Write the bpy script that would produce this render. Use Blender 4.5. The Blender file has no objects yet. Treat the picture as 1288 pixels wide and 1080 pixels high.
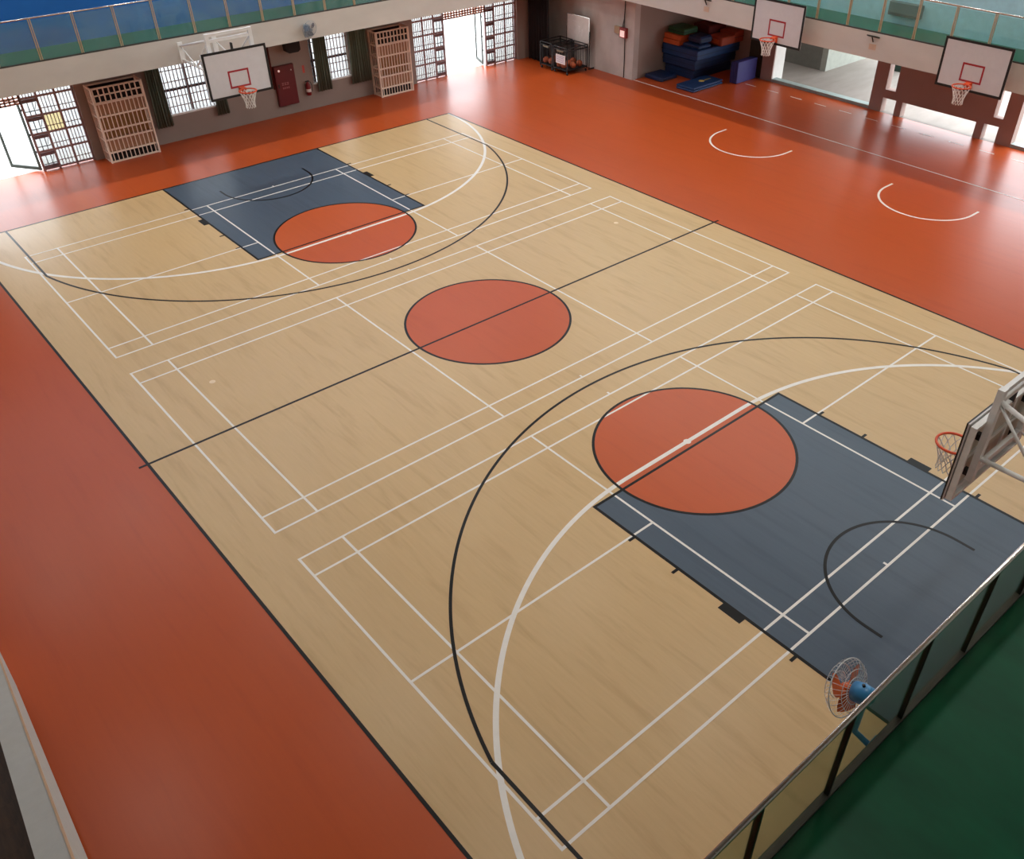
import bpy, math, random
from mathutils import Matrix, Vector
random.seed(7)
S = bpy.context.scene
COL = S.collection

# ------------------------------------------------------------------ camera
cam_d = bpy.data.cameras.new('camera')
cam = bpy.data.objects.new('camera', cam_d)
COL.objects.link(cam)
RX = Vector((0.6604131156, 0.7509009533, -0.0015083228))
RY = Vector((0.4610375847, -0.4070637940, -0.7885070787))
RZ = Vector((-0.5927047007, 0.5200450230, -0.6150238303))
m = Matrix.Identity(4)
for i in range(3):
    m[i][0] = RX[i]; m[i][1] = -RY[i]; m[i][2] = -RZ[i]
m.translation = Vector((13.59139, -10.09966, 9.84365))
cam.matrix_world = m
cam_d.sensor_fit = 'HORIZONTAL'
cam_d.sensor_width = 36.0
cam_d.lens = 1114.049 / 1288 * 36
cam_d.shift_x = -(693.278 - 644) / 1288
cam_d.shift_y = (551.425 - 540) / 1288
cam_d.clip_end = 400
S.camera = cam

# ------------------------------------------------------------------ world, exposure
S.view_settings.view_transform = 'Standard'
S.view_settings.look = 'None'
S.view_settings.gamma = 1.0
S.view_settings.use_curve_mapping = False
S.view_settings.exposure = 0.0
W = bpy.data.worlds.new('sky')
S.world = W
W.use_nodes = True
bg = W.node_tree.nodes['Background']
bg.inputs['Color'].default_value = (0.90, 0.95, 1.0, 1)
bg.inputs['Strength'].default_value = 6.0
S.cycles.use_denoising = True
S.cycles.max_bounces = 8
S.cycles.diffuse_bounces = 4
S.cycles.transparent_max_bounces = 16
S.cycles.sample_clamp_indirect = 8.0

LAMP_W = 100.0          # watts of each roof lamp
LAMP_COL = (1.0, 0.975, 0.94)

# daylight enters through unseen openings added for ambient light: portals only guide the sampling
def portal(name, loc, rot, sx, sy):
    d = bpy.data.lights.new(name, 'AREA')
    d.shape = 'RECTANGLE'; d.size = sx; d.size_y = sy
    d.cycles.is_portal = True
    o = bpy.data.objects.new(name, d)
    o.location = loc; o.rotation_euler = rot
    COL.objects.link(o)
CZ0, CZ1 = 7.7, 8.5
H = math.pi / 2
portal('daylight_portal', (-14.6, 1.4, 8.1), (0, -H, 0), 0.8, 27)
portal('daylight_portal', (0.8, 15.4, 8.1), (-H, 0, 0), 30, 0.8)

# ------------------------------------------------------------------ materials
def lin(c):
    return tuple((v / 255 / 12.92) if v / 255 <= 0.04045 else ((v / 255 + 0.055) / 1.055) ** 2.4 for v in c)

MATS = {}
def mat(name, rgb, rough=0.6, metal=0.0, spec=0.5, var=0.08, scale=(6, 6, 6), bump=0.0, var2=None, alpha=None):
    """plain procedural material: base colour broken up by object-space noise"""
    if name in MATS: return MATS[name]
    M = bpy.data.materials.new(name); M.use_nodes = True
    nt = M.node_tree; N = nt.nodes; L = nt.links
    b = N['Principled BSDF']
    b.inputs['Roughness'].default_value = rough
    b.inputs['Metallic'].default_value = metal
    b.inputs['Specular IOR Level'].default_value = spec
    c = lin(rgb)
    tc = N.new('ShaderNodeTexCoord'); mp = N.new('ShaderNodeMapping')
    mp.inputs['Scale'].default_value = scale
    L.new(tc.outputs['Object'], mp.inputs['Vector'])
    nz = N.new('ShaderNodeTexNoise'); nz.inputs['Scale'].default_value = 1.0
    nz.inputs['Detail'].default_value = 4.0; nz.inputs['Roughness'].default_value = 0.6
    L.new(mp.outputs['Vector'], nz.inputs['Vector'])
    rp = N.new('ShaderNodeValToRGB')
    rp.color_ramp.elements[0].position = 0.3; rp.color_ramp.elements[1].position = 0.7
    lo = tuple(max(0, v * (1 - var)) for v in c); hi = tuple(min(1, v * (1 + var)) for v in c)
    if var2: lo = lin(var2)
    rp.color_ramp.elements[0].color = (*lo, 1); rp.color_ramp.elements[1].color = (*hi, 1)
    L.new(nz.outputs['Fac'], rp.inputs['Fac'])
    L.new(rp.outputs['Color'], b.inputs['Base Color'])
    if bump:
        bn = N.new('ShaderNodeBump'); bn.inputs['Strength'].default_value = bump
        bn.inputs['Distance'].default_value = 0.01
        L.new(nz.outputs['Fac'], bn.inputs['Height']); L.new(bn.outputs['Normal'], b.inputs['Normal'])
    MATS[name] = M
    return M

def floor_mat(name, rgb, streak, amt, rough, spec=0.5, grain=(0.35, 9, 1), wear=0.5):
    """printed sports vinyl: long faint streaks along x, blotchy wear, uneven gloss"""
    M = bpy.data.materials.new(name); M.use_nodes = True
    nt = M.node_tree; N = nt.nodes; L = nt.links
    b = N['Principled BSDF']
    b.inputs['Specular IOR Level'].default_value = spec
    tc = N.new('ShaderNodeTexCoord')
    def noise(scale, detail, rgh=0.6, dist=0.0):
        mp = N.new('ShaderNodeMapping'); mp.inputs['Scale'].default_value = scale
        L.new(tc.outputs['Object'], mp.inputs['Vector'])
        n = N.new('ShaderNodeTexNoise'); n.inputs['Scale'].default_value = 1
        n.inputs['Detail'].default_value = detail; n.inputs['Roughness'].default_value = rgh
        n.inputs['Distortion'].default_value = dist
        L.new(mp.outputs['Vector'], n.inputs['Vector'])
        return n
    def ramp(src, p0, p1, c0, c1):
        r = N.new('ShaderNodeValToRGB')
        r.color_ramp.elements[0].position = p0; r.color_ramp.elements[1].position = p1
        r.color_ramp.elements[0].color = (*c0, 1); r.color_ramp.elements[1].color = (*c1, 1)
        L.new(src.outputs['Fac'], r.inputs['Fac']); return r
    def mix(fac, a, bb, mode='MIX'):
        x = N.new('ShaderNodeMix'); x.data_type = 'RGBA'; x.blend_type = mode
        if isinstance(fac, float): x.inputs[0].default_value = fac
        else: L.new(fac, x.inputs[0])
        for sock, v in ((x.inputs[6], a), (x.inputs[7], bb)):
            if isinstance(v, tuple): sock.default_value = (*v, 1)
            else: L.new(v, sock)
        return x.outputs[2]
    base, st = lin(rgb), lin(streak)
    g1 = ramp(noise(grain, 5, 0.62, 0.4), 0.52, 0.80, (0, 0, 0), (1, 1, 1))
    g2 = ramp(noise((grain[0] * 3, grain[1] * 4, 1), 3), 0.35, 0.7, (0, 0, 0), (1, 1, 1))
    blot = ramp(noise((0.16, 0.5, 1), 3), 0.35, 0.7, (1 - 0.10 * wear,) * 3, (1 + 0.0 * wear,) * 3)
    gm = N.new('ShaderNodeMath'); gm.operation = 'MULTIPLY'; gm.inputs[1].default_value = amt
    L.new(g1.outputs['Color'], gm.inputs[0])
    c = mix(gm.outputs[0], base, st)
    gm2 = N.new('ShaderNodeMath'); gm2.operation = 'MULTIPLY'; gm2.inputs[1].default_value = amt * 0.25
    L.new(g2.outputs['Color'], gm2.inputs[0])
    c = mix(gm2.outputs[0], c, st)
    c = mix(1.0, c, blot.outputs['Color'], 'MULTIPLY')
    L.new(c, b.inputs['Base Color'])
    rr = N.new('ShaderNodeMapRange')
    rr.inputs['To Min'].default_value = rough - 0.05; rr.inputs['To Max'].default_value = rough + 0.07
    L.new(noise((0.6, 0.6, 1), 4).outputs['Fac'], rr.inputs['Value'])
    L.new(rr.outputs['Result'], b.inputs['Roughness'])
    MATS[name] = M
    return M

def glass_mat(name, tint, haze=0.0, hcol=(0.46, 0.72, 0.70)):
    M = bpy.data.materials.new(name); M.use_nodes = True
    nt = M.node_tree; N = nt.nodes; L = nt.links
    N.remove(N['Principled BSDF'])
    tr = N.new('ShaderNodeBsdfTransparent'); tr.inputs['Color'].default_value = (*tint, 1)
    gl = N.new('ShaderNodeBsdfGlossy'); gl.inputs['Roughness'].default_value = 0.03
    gl.inputs['Color'].default_value = (1, 1, 1, 1)
    lw = N.new('ShaderNodeLayerWeight'); lw.inputs['Blend'].default_value = 0.5
    pw = N.new('ShaderNodeMath'); pw.operation = 'POWER'; pw.inputs[1].default_value = 5.0
    L.new(lw.outputs['Facing'], pw.inputs[0])
    fr = N.new('ShaderNodeMath'); fr.operation = 'MULTIPLY_ADD'; fr.inputs[1].default_value = 0.75; fr.inputs[2].default_value = 0.03
    L.new(pw.outputs[0], fr.inputs[0])
    mx = N.new('ShaderNodeMixShader')
    L.new(fr.outputs[0], mx.inputs['Fac']); L.new(tr.outputs[0], mx.inputs[1]); L.new(gl.outputs[0], mx.inputs[2])
    out = mx
    if haze > 0:
        df = N.new('ShaderNodeBsdfDiffuse'); df.inputs['Color'].default_value = (*hcol, 1)
        nz = N.new('ShaderNodeTexNoise'); nz.inputs['Scale'].default_value = 3.0; nz.inputs['Detail'].default_value = 5
        tc = N.new('ShaderNodeTexCoord'); L.new(tc.outputs['Object'], nz.inputs['Vector'])
        mr = N.new('ShaderNodeMapRange'); mr.inputs['From Min'].default_value = 0.0; mr.inputs['From Max'].default_value = 1.1
        mr.inputs['To Max'].default_value = haze; L.new(nz.outputs['Fac'], mr.inputs['Value'])
        m2 = N.new('ShaderNodeMixShader'); L.new(mr.outputs['Result'], m2.inputs['Fac'])
        L.new(mx.outputs[0], m2.inputs[1]); L.new(df.outputs[0], m2.inputs[2]); out = m2
    L.new(out.outputs[0], N['Material Output'].inputs['Surface'])
    MATS[name] = M
    return M

def emit_mat(name, rgb, strength):
    M = bpy.data.materials.new(name); M.use_nodes = True
    b = M.node_tree.nodes['Principled BSDF']
    b.inputs['Base Color'].default_value = (*lin(rgb), 1)
    b.inputs['Emission Color'].default_value = (*lin(rgb), 1)
    b.inputs['Emission Strength'].default_value = strength
    MATS[name] = M
    return M

WOODF = floor_mat('maple_vinyl', (212, 180, 132), (158, 120, 74), 0.40, 0.32, 0.3, grain=(0.5, 4.5, 1))
ORANGE = floor_mat('orange_vinyl', (190, 83, 36), (156, 60, 28), 0.30, 0.31, 0.3, grain=(0.4, 4, 1))
ORANGE_C = floor_mat('orange_circle_vinyl', (198, 90, 42), (166, 68, 34), 0.30, 0.34, 0.3, grain=(0.4, 5, 1))
GREY_K = floor_mat('slate_key_vinyl', (78, 93, 108), (56, 68, 82), 0.6, 0.34, 0.3, grain=(0.3, 5, 1))
WHITE_L = mat('white_line_paint', (238, 234, 226), 0.45, var=0.04)
BLACK_L = mat('black_line_paint', (7, 6, 6), 0.35, spec=0.2, var=0.2)
GREEN_F = mat('green_gallery_paint', (3, 78, 51), 0.42, spec=0.15, var=0.18, scale=(1.2, 2.5, 1), bump=0.02)
FASCIA = mat('off_white_plaster', (208, 202, 194), 0.8, var=0.05, scale=(0.8, 0.8, 2))
TAUPE = mat('taupe_wall_paint', (156, 141, 132), 0.75, var=0.05, scale=(0.7, 0.7, 0.7))
BROWN = mat('brown_wall_paint', (164, 140, 131), 0.75, var=0.05, scale=(0.7, 0.7, 0.7))
GREYW = mat('grey_concrete_wall', (196, 188, 182), 0.8, var=0.12, scale=(1.5, 1.5, 1.0))
BLUE_W = mat('blue_gallery_wall', (10, 96, 176), 0.6, var=0.1, scale=(0.8, 0.5, 0.8))
LBLUE_W = mat('light_blue_gallery_wall', (178, 210, 222), 0.6, var=0.06)
WHITE_W = mat('white_wall_paint', (222, 220, 214), 0.8, var=0.04)
CEIL = mat('ceiling_paint', (214, 212, 206), 0.85, var=0.03)
PARA = mat('grey_parapet_plaster', (186, 186, 180), 0.8, var=0.04)
DWOOD = mat('dark_tread_wood', (84, 58, 36), 0.5, var=0.4, scale=(3, 14, 3))
STEEL = mat('stainless_steel', (214, 210, 204), 0.22, metal=1.0, var=0.05)
BRONZE = mat('bronze_post_steel', (206, 180, 148), 0.4, metal=0.35, var=0.08)
DARKST = mat('dark_post_steel', (52, 56, 50), 0.4, metal=0.6, var=0.1)
CHANNEL = mat('dark_glazing_channel', (62, 60, 54), 0.6, var=0.15)
GLASS_N = glass_mat('tinted_railing_glass', (0.84, 0.86, 0.78), haze=0.05, hcol=(0.35, 0.36, 0.3))
GLASS_F = glass_mat('hazed_railing_glass', (0.84, 0.96, 0.94), haze=0.22)  # pale teal haze in the colour stands for reflections on the panes
GLASS_C = glass_mat('clear_pane_glass', (0.93, 0.95, 0.95))
GLASS_T = glass_mat('sky_dimming_pane_glass', (0.63, 0.64, 0.64))  # tint added to dim the sky so the bars stay visible
GLASS_Y = glass_mat('amber_pane_glass', (0.60, 0.55, 0.40))
BOARD = mat('white_backboard', (218, 216, 218), 0.5, var=0.03)
BLACK = mat('black_frame_paint', (22, 22, 23), 0.5, var=0.15)
BOARDBACK = mat('weathered_backboard_rear', (196, 186, 170), 0.7, var=0.12, scale=(2, 8, 2))
RED_L = mat('red_target_paint', (168, 38, 48), 0.5)
RIM = mat('orange_rim_paint', (214, 78, 34), 0.45, var=0.06)
NET = mat('white_net_cord', (232, 228, 222), 0.9, var=0.04)
TUBEW = mat('white_tube_paint', (236, 236, 234), 0.45, var=0.06)
CAGE = mat('pink_beige_cage_paint', (246, 226, 208), 0.55, var=0.05)
CAGEP = mat('tan_cage_panel', (176, 132, 100), 0.7, var=0.12, scale=(3, 6, 2))
CAGED = mat('cage_interior_shade', (30, 22, 20), 0.9)  # shade of the cage interior put into the colour
GATE = mat('mauve_gate_steel', (158, 136, 138), 0.5, var=0.08)
GATED = mat('dark_gate_steel', (74, 66, 70), 0.5, var=0.1)
TRANS = mat('tan_transom_paint', (206, 164, 144), 0.6, var=0.06)
CURT = mat('green_grey_curtain', (114, 130, 116), 0.9, var=0.16, scale=(4, 14, 1))
CURTB = mat('black_curtain', (34, 29, 31), 0.92, var=0.15, scale=(10, 10, 1))
REDD = mat('dark_red_cabinet', (104, 20, 26), 0.45, var=0.08)
REDX = mat('red_extinguisher', (128, 24, 30), 0.3, var=0.05)
LBL = mat('pale_label', (232, 226, 224), 0.6, var=0.03)
FADED = mat('faded_lettering', (196, 130, 130), 0.6)
SPK = mat('black_speaker', (26, 25, 26), 0.7, var=0.15)
FANB = mat('blue_fan_plastic', (60, 140, 196), 0.35, var=0.05)
FANO = mat('orange_fan_blade', (226, 108, 52), 0.35, var=0.06)
FANG = mat('grey_fan_blade', (84, 98, 118), 0.35, var=0.06)
FANW = mat('white_fan_wire', (216, 220, 222), 0.4, var=0.04)
FANGR = mat('grey_fan_wire', (150, 158, 164), 0.4, var=0.04)
MBLUE = mat('navy_mat_vinyl', (20, 42, 80), 0.45, var=0.15)
MBLUE2 = mat('blue_mat_vinyl', (26, 58, 104), 0.45, var=0.15)
MPURP = mat('violet_mat_vinyl', (50, 48, 112), 0.5, var=0.08)
MORNG = mat('orange_box_vinyl', (196, 92, 44), 0.5, var=0.1)
MRED = mat('rust_box_leather', (158, 66, 40), 0.5, var=0.15)
MGREEN = mat('green_mat_vinyl', (34, 84, 48), 0.5, var=0.12)
MDARK = mat('dark_seam_vinyl', (18, 26, 44), 0.6)
YELLOW = mat('yellow_emblem', (208, 186, 84), 0.6)
BALL = mat('basketball_rubber', (176, 88, 50), 0.6, var=0.1)
BOARDW = mat('grey_whiteboard', (216, 206, 200), 0.35, var=0.06)
CABLE = mat('black_cable', (32, 30, 30), 0.6)
BEIGEB = mat('beige_box_plastic', (176, 150, 120), 0.6)
CONC = mat('corridor_paving', (140, 132, 124), 0.75, var=0.14, scale=(2.0, 0.6, 1))
KERB = mat('pale_blue_kerb', (160, 178, 176), 0.6, var=0.1)
GROUND = mat('outdoor_paving', (206, 204, 198), 0.85, var=0.06, scale=(0.3, 0.3, 0.3))
LAMPH = mat('lamp_housing', (120, 122, 124), 0.4, metal=0.6)
LAMPE = emit_mat('lamp_lens', (255, 244, 226), 12)
LEDRED = emit_mat('lit_indicator', (255, 214, 206), 0.5)

# ------------------------------------------------------------------ mesh helpers
class MB:
    def __init__(s): s.v = []; s.f = []
    def add(s, vs, fs):
        o = len(s.v); s.v += [tuple(p) for p in vs]; s.f += [tuple(i + o for i in f) for f in fs]; return s
    def box(s, x0, x1, y0, y1, z0, z1):
        return s.add([(x0, y0, z0), (x1, y0, z0), (x1, y1, z0), (x0, y1, z0), (x0, y0, z1), (x1, y0, z1), (x1, y1, z1), (x0, y1, z1)],
                     [(0, 3, 2, 1), (4, 5, 6, 7), (0, 1, 5, 4), (1, 2, 6, 5), (2, 3, 7, 6), (3, 0, 4, 7)])
    def cbox(s, x0, x1, y0, y1, z0, z1, c=0.02):
        """box with chamfered edges all round (soft mats, cases)"""
        a = [(x0, x1), (y0, y1), (z0, z1)]
        c = min(c, *[(q - p) * 0.45 for p, q in a])
        vs = []; idx = {}
        for ix in (0, 1):
            for iy in (0, 1):
                for iz in (0, 1):
                    corner = [a[0][ix], a[1][iy], a[2][iz]]
                    sg = [1 - 2 * ix, 1 - 2 * iy, 1 - 2 * iz]
                    for k in range(3):
                        p = [corner[j] + (0 if j == k else sg[j] * c) for j in range(3)]
                        idx[(ix, iy, iz, k)] = len(vs); vs.append(tuple(p))
        fs = []
        for k in range(3):
            o = [j for j in range(3) if j != k]
            for side in (0, 1):
                q = []
                for (p, r) in ((0, 0), (1, 0), (1, 1), (0, 1)):
                    key = [0, 0, 0]; key[k] = side; key[o[0]] = p; key[o[1]] = r
                    q.append(idx[(*key, k)])
                fs.append(q)
        for k in range(3):
            o = [j for j in range(3) if j != k]
            for p in (0, 1):
                for r in (0, 1):
                    e = []
                    for t in (0, 1):
                        key = [0, 0, 0]; key[k] = t; key[o[0]] = p; key[o[1]] = r
                        e.append((idx[(*key, o[0])], idx[(*key, o[1])]))
                    fs.append((e[0][0], e[0][1], e[1][1], e[1][0]))
        for ix in (0, 1):
            for iy in (0, 1):
                for iz in (0, 1):
                    fs.append([idx[(ix, iy, iz, k)] for k in range(3)])
        return s.add(vs, fs)
    def tube(s, p, q, r, n=8, r2=None, cap=True):
        p = Vector(p); q = Vector(q); d = (q - p)
        if d.length < 1e-6: return s
        d.normalize()
        a = d.orthogonal().normalized(); b = d.cross(a)
        r2 = r if r2 is None else r2
        vs = []
        for (c, rr) in ((p, r), (q, r2)):
            for i in range(n):
                t = 2 * math.pi * i / n
                vs.append(c + a * math.cos(t) * rr + b * math.sin(t) * rr)
        fs = [(i, (i + 1) % n, n + (i + 1) % n, n + i) for i in range(n)]
        if cap: fs += [tuple(range(n - 1, -1, -1)), tuple(range(n, 2 * n))]
        return s.add(vs, fs)
    def path(s, pts, r, n=6, closed=False):
        pts = [Vector(p) for p in pts]; m = len(pts); vs = []
        ref = None
        for i, p in enumerate(pts):
            a = pts[i - 1] if (i > 0 or closed) else p
            b = pts[(i + 1) % m] if (i < m - 1 or closed) else p
            d = (b - a).normalized()
            if ref is None: ref = d.orthogonal().normalized()
            u = (ref - d * ref.dot(d))
            if u.length < 1e-4: u = d.orthogonal()
            u.normalize(); ref = u; w = d.cross(u)
            for k in range(n):
                t = 2 * math.pi * k / n
                vs.append(p + u * math.cos(t) * r + w * math.sin(t) * r)
        fs = []
        for i in range(m if closed else m - 1):
            j = (i + 1) % m
            fs += [(i * n + k, i * n + (k + 1) % n, j * n + (k + 1) % n, j * n + k) for k in range(n)]
        if not closed:
            fs += [tuple(range(n - 1, -1, -1)), tuple((m - 1) * n + k for k in range(n))]
        return s.add(vs, fs)
    def lathe(s, prof, n=24, axis='z', o=(0, 0, 0)):
        """prof: list of (radius, height) along the axis"""
        vs = []
        for (r, h) in prof:
            for i in range(n):
                t = 2 * math.pi * i / n
                a, b = r * math.cos(t), r * math.sin(t)
                p = {'z': (a, b, h), 'x': (h, a, b), 'y': (b, h, a)}[axis]
                vs.append((p[0] + o[0], p[1] + o[1], p[2] + o[2]))
        fs = []
        for j in range(len(prof) - 1):
            fs += [(j * n + i, j * n + (i + 1) % n, (j + 1) * n + (i + 1) % n, (j + 1) * n + i) for i in range(n)]
        fs += [tuple(range(n - 1, -1, -1)), tuple((len(prof) - 1) * n + i for i in range(n))]
        return s.add(vs, fs)
    def prism(s, poly, axis, a, b):
        """polygon in the plane normal to axis, extruded from a to b"""
        n = len(poly)
        mk = {'x': lambda p, h: (h, p[0], p[1]), 'y': lambda p, h: (p[0], h, p[1]), 'z': lambda p, h: (p[0], p[1], h)}[axis]
        vs = [mk(p, a) for p in poly] + [mk(p, b) for p in poly]
        fs = [tuple(range(n - 1, -1, -1)), tuple(range(n, 2 * n))]
        fs += [(i, (i + 1) % n, n + (i + 1) % n, n + i) for i in range(n)]
        return s.add(vs, fs)
    def mesh(s, name, smooth=False):
        me = bpy.data.meshes.new(name)
        me.from_pydata(s.v, [], s.f); me.update()
        import bmesh
        bm = bmesh.new(); bm.from_mesh(me)
        bmesh.ops.recalc_face_normals(bm, faces=bm.faces)
        bm.to_mesh(me); bm.free()
        if smooth:
            for p in me.polygons: p.use_smooth = True
        return me
    def build(s, name, material, parent=None, smooth=False):
        o = bpy.data.objects.new(name, s.mesh(name, smooth))
        o.data.materials.append(material)
        COL.objects.link(o)
        if parent is not None: o.parent = parent
        return o

def obj_from(me, name, parent=None, loc=(0, 0, 0), rz=0.0):
    o = bpy.data.objects.new(name, me); COL.objects.link(o)
    o.location = loc; o.rotation_euler = (0, 0, rz)
    if parent is not None: o.parent = parent
    return o
def B(*a): return MB().box(*a)
def thing(name, label, cat, loc=(0, 0, 0), rz=0.0, group=None):
    o = bpy.data.objects.new(name, None); COL.objects.link(o)
    o.empty_display_size = 0.2
    o.location = loc; o.rotation_euler = (0, 0, rz)
    return tag(o, label, cat, group)
def tag(o, label, cat, group=None):
    o['label'] = label; o['category'] = cat
    if group: o['group'] = group
    return o
def struct(o, label=None):
    o['kind'] = 'structure'
    if label: o['label'] = label
    return o
def sroot(name, label=None):
    o = bpy.data.objects.new(name, None); COL.objects.link(o); o.empty_display_size = 0.2
    return struct(o, label)

def wall_cells(axis, a0, a1, u0, u1, z0, z1, holes):
    """wall slab with rectangular openings; axis = normal; holes = (u0,u1,z0,z1)"""
    us = sorted({u0, u1, *[min(max(h[i], u0), u1) for h in holes for i in (0, 1)]})
    zs = sorted({z0, z1, *[min(max(h[i], z0), z1) for h in holes for i in (2, 3)]})
    mb = MB()
    for i in range(len(us) - 1):
        run = None
        for j in range(len(zs) - 1):
            cu, cz = (us[i] + us[i + 1]) / 2, (zs[j] + zs[j + 1]) / 2
            solid = not any(h[0] < cu < h[1] and h[2] < cz < h[3] for h in holes)
            if solid: run = [zs[j] if run is None else run[0], zs[j + 1]]
            if (not solid or j == len(zs) - 2) and run:
                if axis == 'x': mb.box(a0, a1, us[i], us[i + 1], run[0], run[1])
                else: mb.box(us[i], us[i + 1], a0, a1, run[0], run[1])
                run = None
    return mb

# ================================================================== the setting
XF, XN = -15.3, 16.0          # far wall, near wall
YL, YR = -12.4, 18.66         # left wall, right colonnade
FX = -13.0; FZ0, FZ1 = 2.82, 3.50        # far gallery edge
RY_ = 13.9; RZ0, RZ1 = 2.94, 3.62        # right gallery edge
NX = 12.2                                # near gallery edge

floor = struct(B(XF - 0.3, XN, YL, YR, -0.2, 0.0).build('floor', ORANGE), 'orange sports floor of the hall around the maple court')

HL, HW = 11.77, 7.53          # half length / half width of the basketball court
B(-HL, HL, -HW, HW, -0.002, 0.0012).build('court_surface', WOODF, floor)

def ring(name, r0, r1, cx, cy, a0, a1, z, material, n=96):
    vs, fs = [], []
    for i in range(n + 1):
        t = a0 + (a1 - a0) * i / n
        for (r, zz) in ((r0, z), (r1, z), (r1, 0.0005), (r0, 0.0005)):
            vs.append((cx + r * math.cos(t), cy + r * math.sin(t), zz))
    for i in range(n):
        o = i * 4
        for k in range(4): fs.append((o + k, o + (k + 1) % 4, o + 4 + (k + 1) % 4, o + 4 + k))
    mb = MB(); mb.add(vs, fs)
    return mb.build(name, material, floor)
def disc(name, r, cx, cy, z, material, n=96):
    p = [(cx + r * math.cos(2 * math.pi * i / n), cy + r * math.sin(2 * math.pi * i / n)) for i in range(n)]
    return MB().prism(p, 'z', 0.0005, z).build(name, material, floor)
_sn = [0]
def strip(name, x0, x1, y0, y1, z, material):
    _sn[0] += 1; z += 0.000006 * (_sn[0] % 60)      # paint laid one stripe over another
    return B(min(x0, x1), max(x0, x1), min(y0, y1), max(y0, y1), 0.0005, z).build(name, material, floor)

ZK, ZC, ZW, ZB = 0.0020, 0.0030, 0.0040, 0.0048
LW = 0.05
FT = 5.95                      # free-throw line
for s in (-1, 1):
    strip('key_paint', s * FT, s * HL, -2.45, 2.45, ZK, GREY_K)
    disc('free_throw_circle', 1.8, s * FT, 0, ZC, ORANGE_C)
    ring('circle_outline', 1.775, 1.825, s * FT, 0, 0, 2 * math.pi, ZB, BLACK_L)
disc('centre_circle', 1.8, 0, 0, ZC, ORANGE_C)
ring('circle_outline', 1.775, 1.825, 0, 0, 0, 2 * math.pi, ZB, BLACK_L)
strip('halfway_line', -0.025, 0.025, -7.69, 7.71, ZB, BLACK_L)
for s in (-1, 1):
    strip('side_line', -HL - 0.025, HL + 0.025, s * HW - 0.025, s * HW + 0.025, ZB, BLACK_L)
    strip('base_line', s * HL - 0.025, s * HL + 0.025, -HW, HW, ZB, BLACK_L)
    strip('free_throw_line', s * FT - 0.025, s * FT + 0.025, -2.45, 2.45, ZB, BLACK_L)
    for q in (-1, 1):
        strip('key_side_line', s * (FT - 0.025), s * HL, q * 2.45 - 0.025, q * 2.45 + 0.025, ZB, BLACK_L)
        for tx in (6.88, 7.80, 9.98):
            strip('lane_tick', s * (tx - 0.025), s * (tx + 0.025), q * 2.45, q * 2.59, ZB, BLACK_L)
        strip('lane_block', s * 8.70, s * 9.10, q * 2.45, q * 2.60, ZB, BLACK_L)
    hc = s * 10.12
    t6 = math.asin(6.6 / 6.8)
    mid = 0.0 if s < 0 else math.pi
    ring('three_point_arc', 6.775, 6.825, hc, 0, mid - t6, mid + t6, ZB, BLACK_L, 128)
    for q in (-1, 1):
        strip('three_point_line', hc - s * 6.8 * math.cos(t6), s * HL, q * 6.6 - 0.025, q * 6.6 + 0.025, ZB, BLACK_L)
    ring('no_charge_arc', 1.265, 1.315, s * 10.3, 0, mid - H, mid + H, ZB, BLACK_L, 64)
    for q in (-1, 1):
        strip('no_charge_line', s * 10.3, s * 10.58, q * 1.29 - 0.025, q * 1.29 + 0.025, ZB, BLACK_L)
    # white goal-area line: a straight piece with a quarter circle about each post
    strip('goal_area_line', s * 5.75, s * 5.83, -1.5, 1.5, ZW, WHITE_L)
    for q in (-1, 1):
        a0 = (math.pi if s > 0 else 0.0)
        a1 = a0 + (-1 if (s > 0) == (q > 0) else 1) * H
        ring('goal_area_arc', 5.96, 6.04, s * 11.79, q * 1.5, min(a0, a1), max(a0, a1), ZW, WHITE_L, 64)
    disc('goal_area_mark', 0.07, s * 5.79, 0, ZW + 0.0006, WHITE_L, 24)
# three badminton courts lying across the hall
BL = 0.04
G = 6.1 + 0.738
for cx in (-G, 0.0, G):
    def bl(x0, x1, y0, y1): strip('badminton_line', cx + x0, cx + x1, y0, y1, ZW - 0.0004, WHITE_L)
    for q in (-1, 1):
        bl(q * 3.03 - 0.02, q * 3.03 + 0.02, -6.7, 6.7)
        bl(q * 2.57 - 0.02, q * 2.57 + 0.02, -6.7, 6.7)
        bl(-3.05, 3.05, q * 6.68 - 0.02, q * 6.68 + 0.02)
        bl(-3.05, 3.05, q * 5.92 - 0.02, q * 5.92 + 0.02)
        bl(-3.05, 3.05, q * 2.0 - 0.02, q * 2.0 + 0.02)
        if cx != 0: bl(-0.02, 0.02, q * 2.0, q * 6.7)
        bl(q * 3.03 - 0.08, q * 3.03 + 0.02, -0.02, 0.02)
for q in (-1, 1):
    disc('post_socket', 0.06, -1.68, q * 5.58, 0.003, mat('beige_socket_cap', (236, 214, 180), 0.4), 20)
# strips on the orange surround
strip('running_line', -10.3, XN, 14.98, 15.03, 0.003, WHITE_L)
xd = -7.18
while xd < 8.5:
    strip('lane_dash', xd, xd + 0.48, 17.73, 17.77, 0.003, WHITE_L); xd += 1.017
for cx in (-3.13, 2.97):
    ring('side_hoop_arc', 1.27, 1.33, cx, 13.02, math.pi, 2 * math.pi, 0.003, WHITE_L, 64)
    for q in (-1, 1):
        strip('side_hoop_line', cx + q * 1.27, cx + q * 1.33, 13.02, 13.36, 0.003, WHITE_L)

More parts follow.
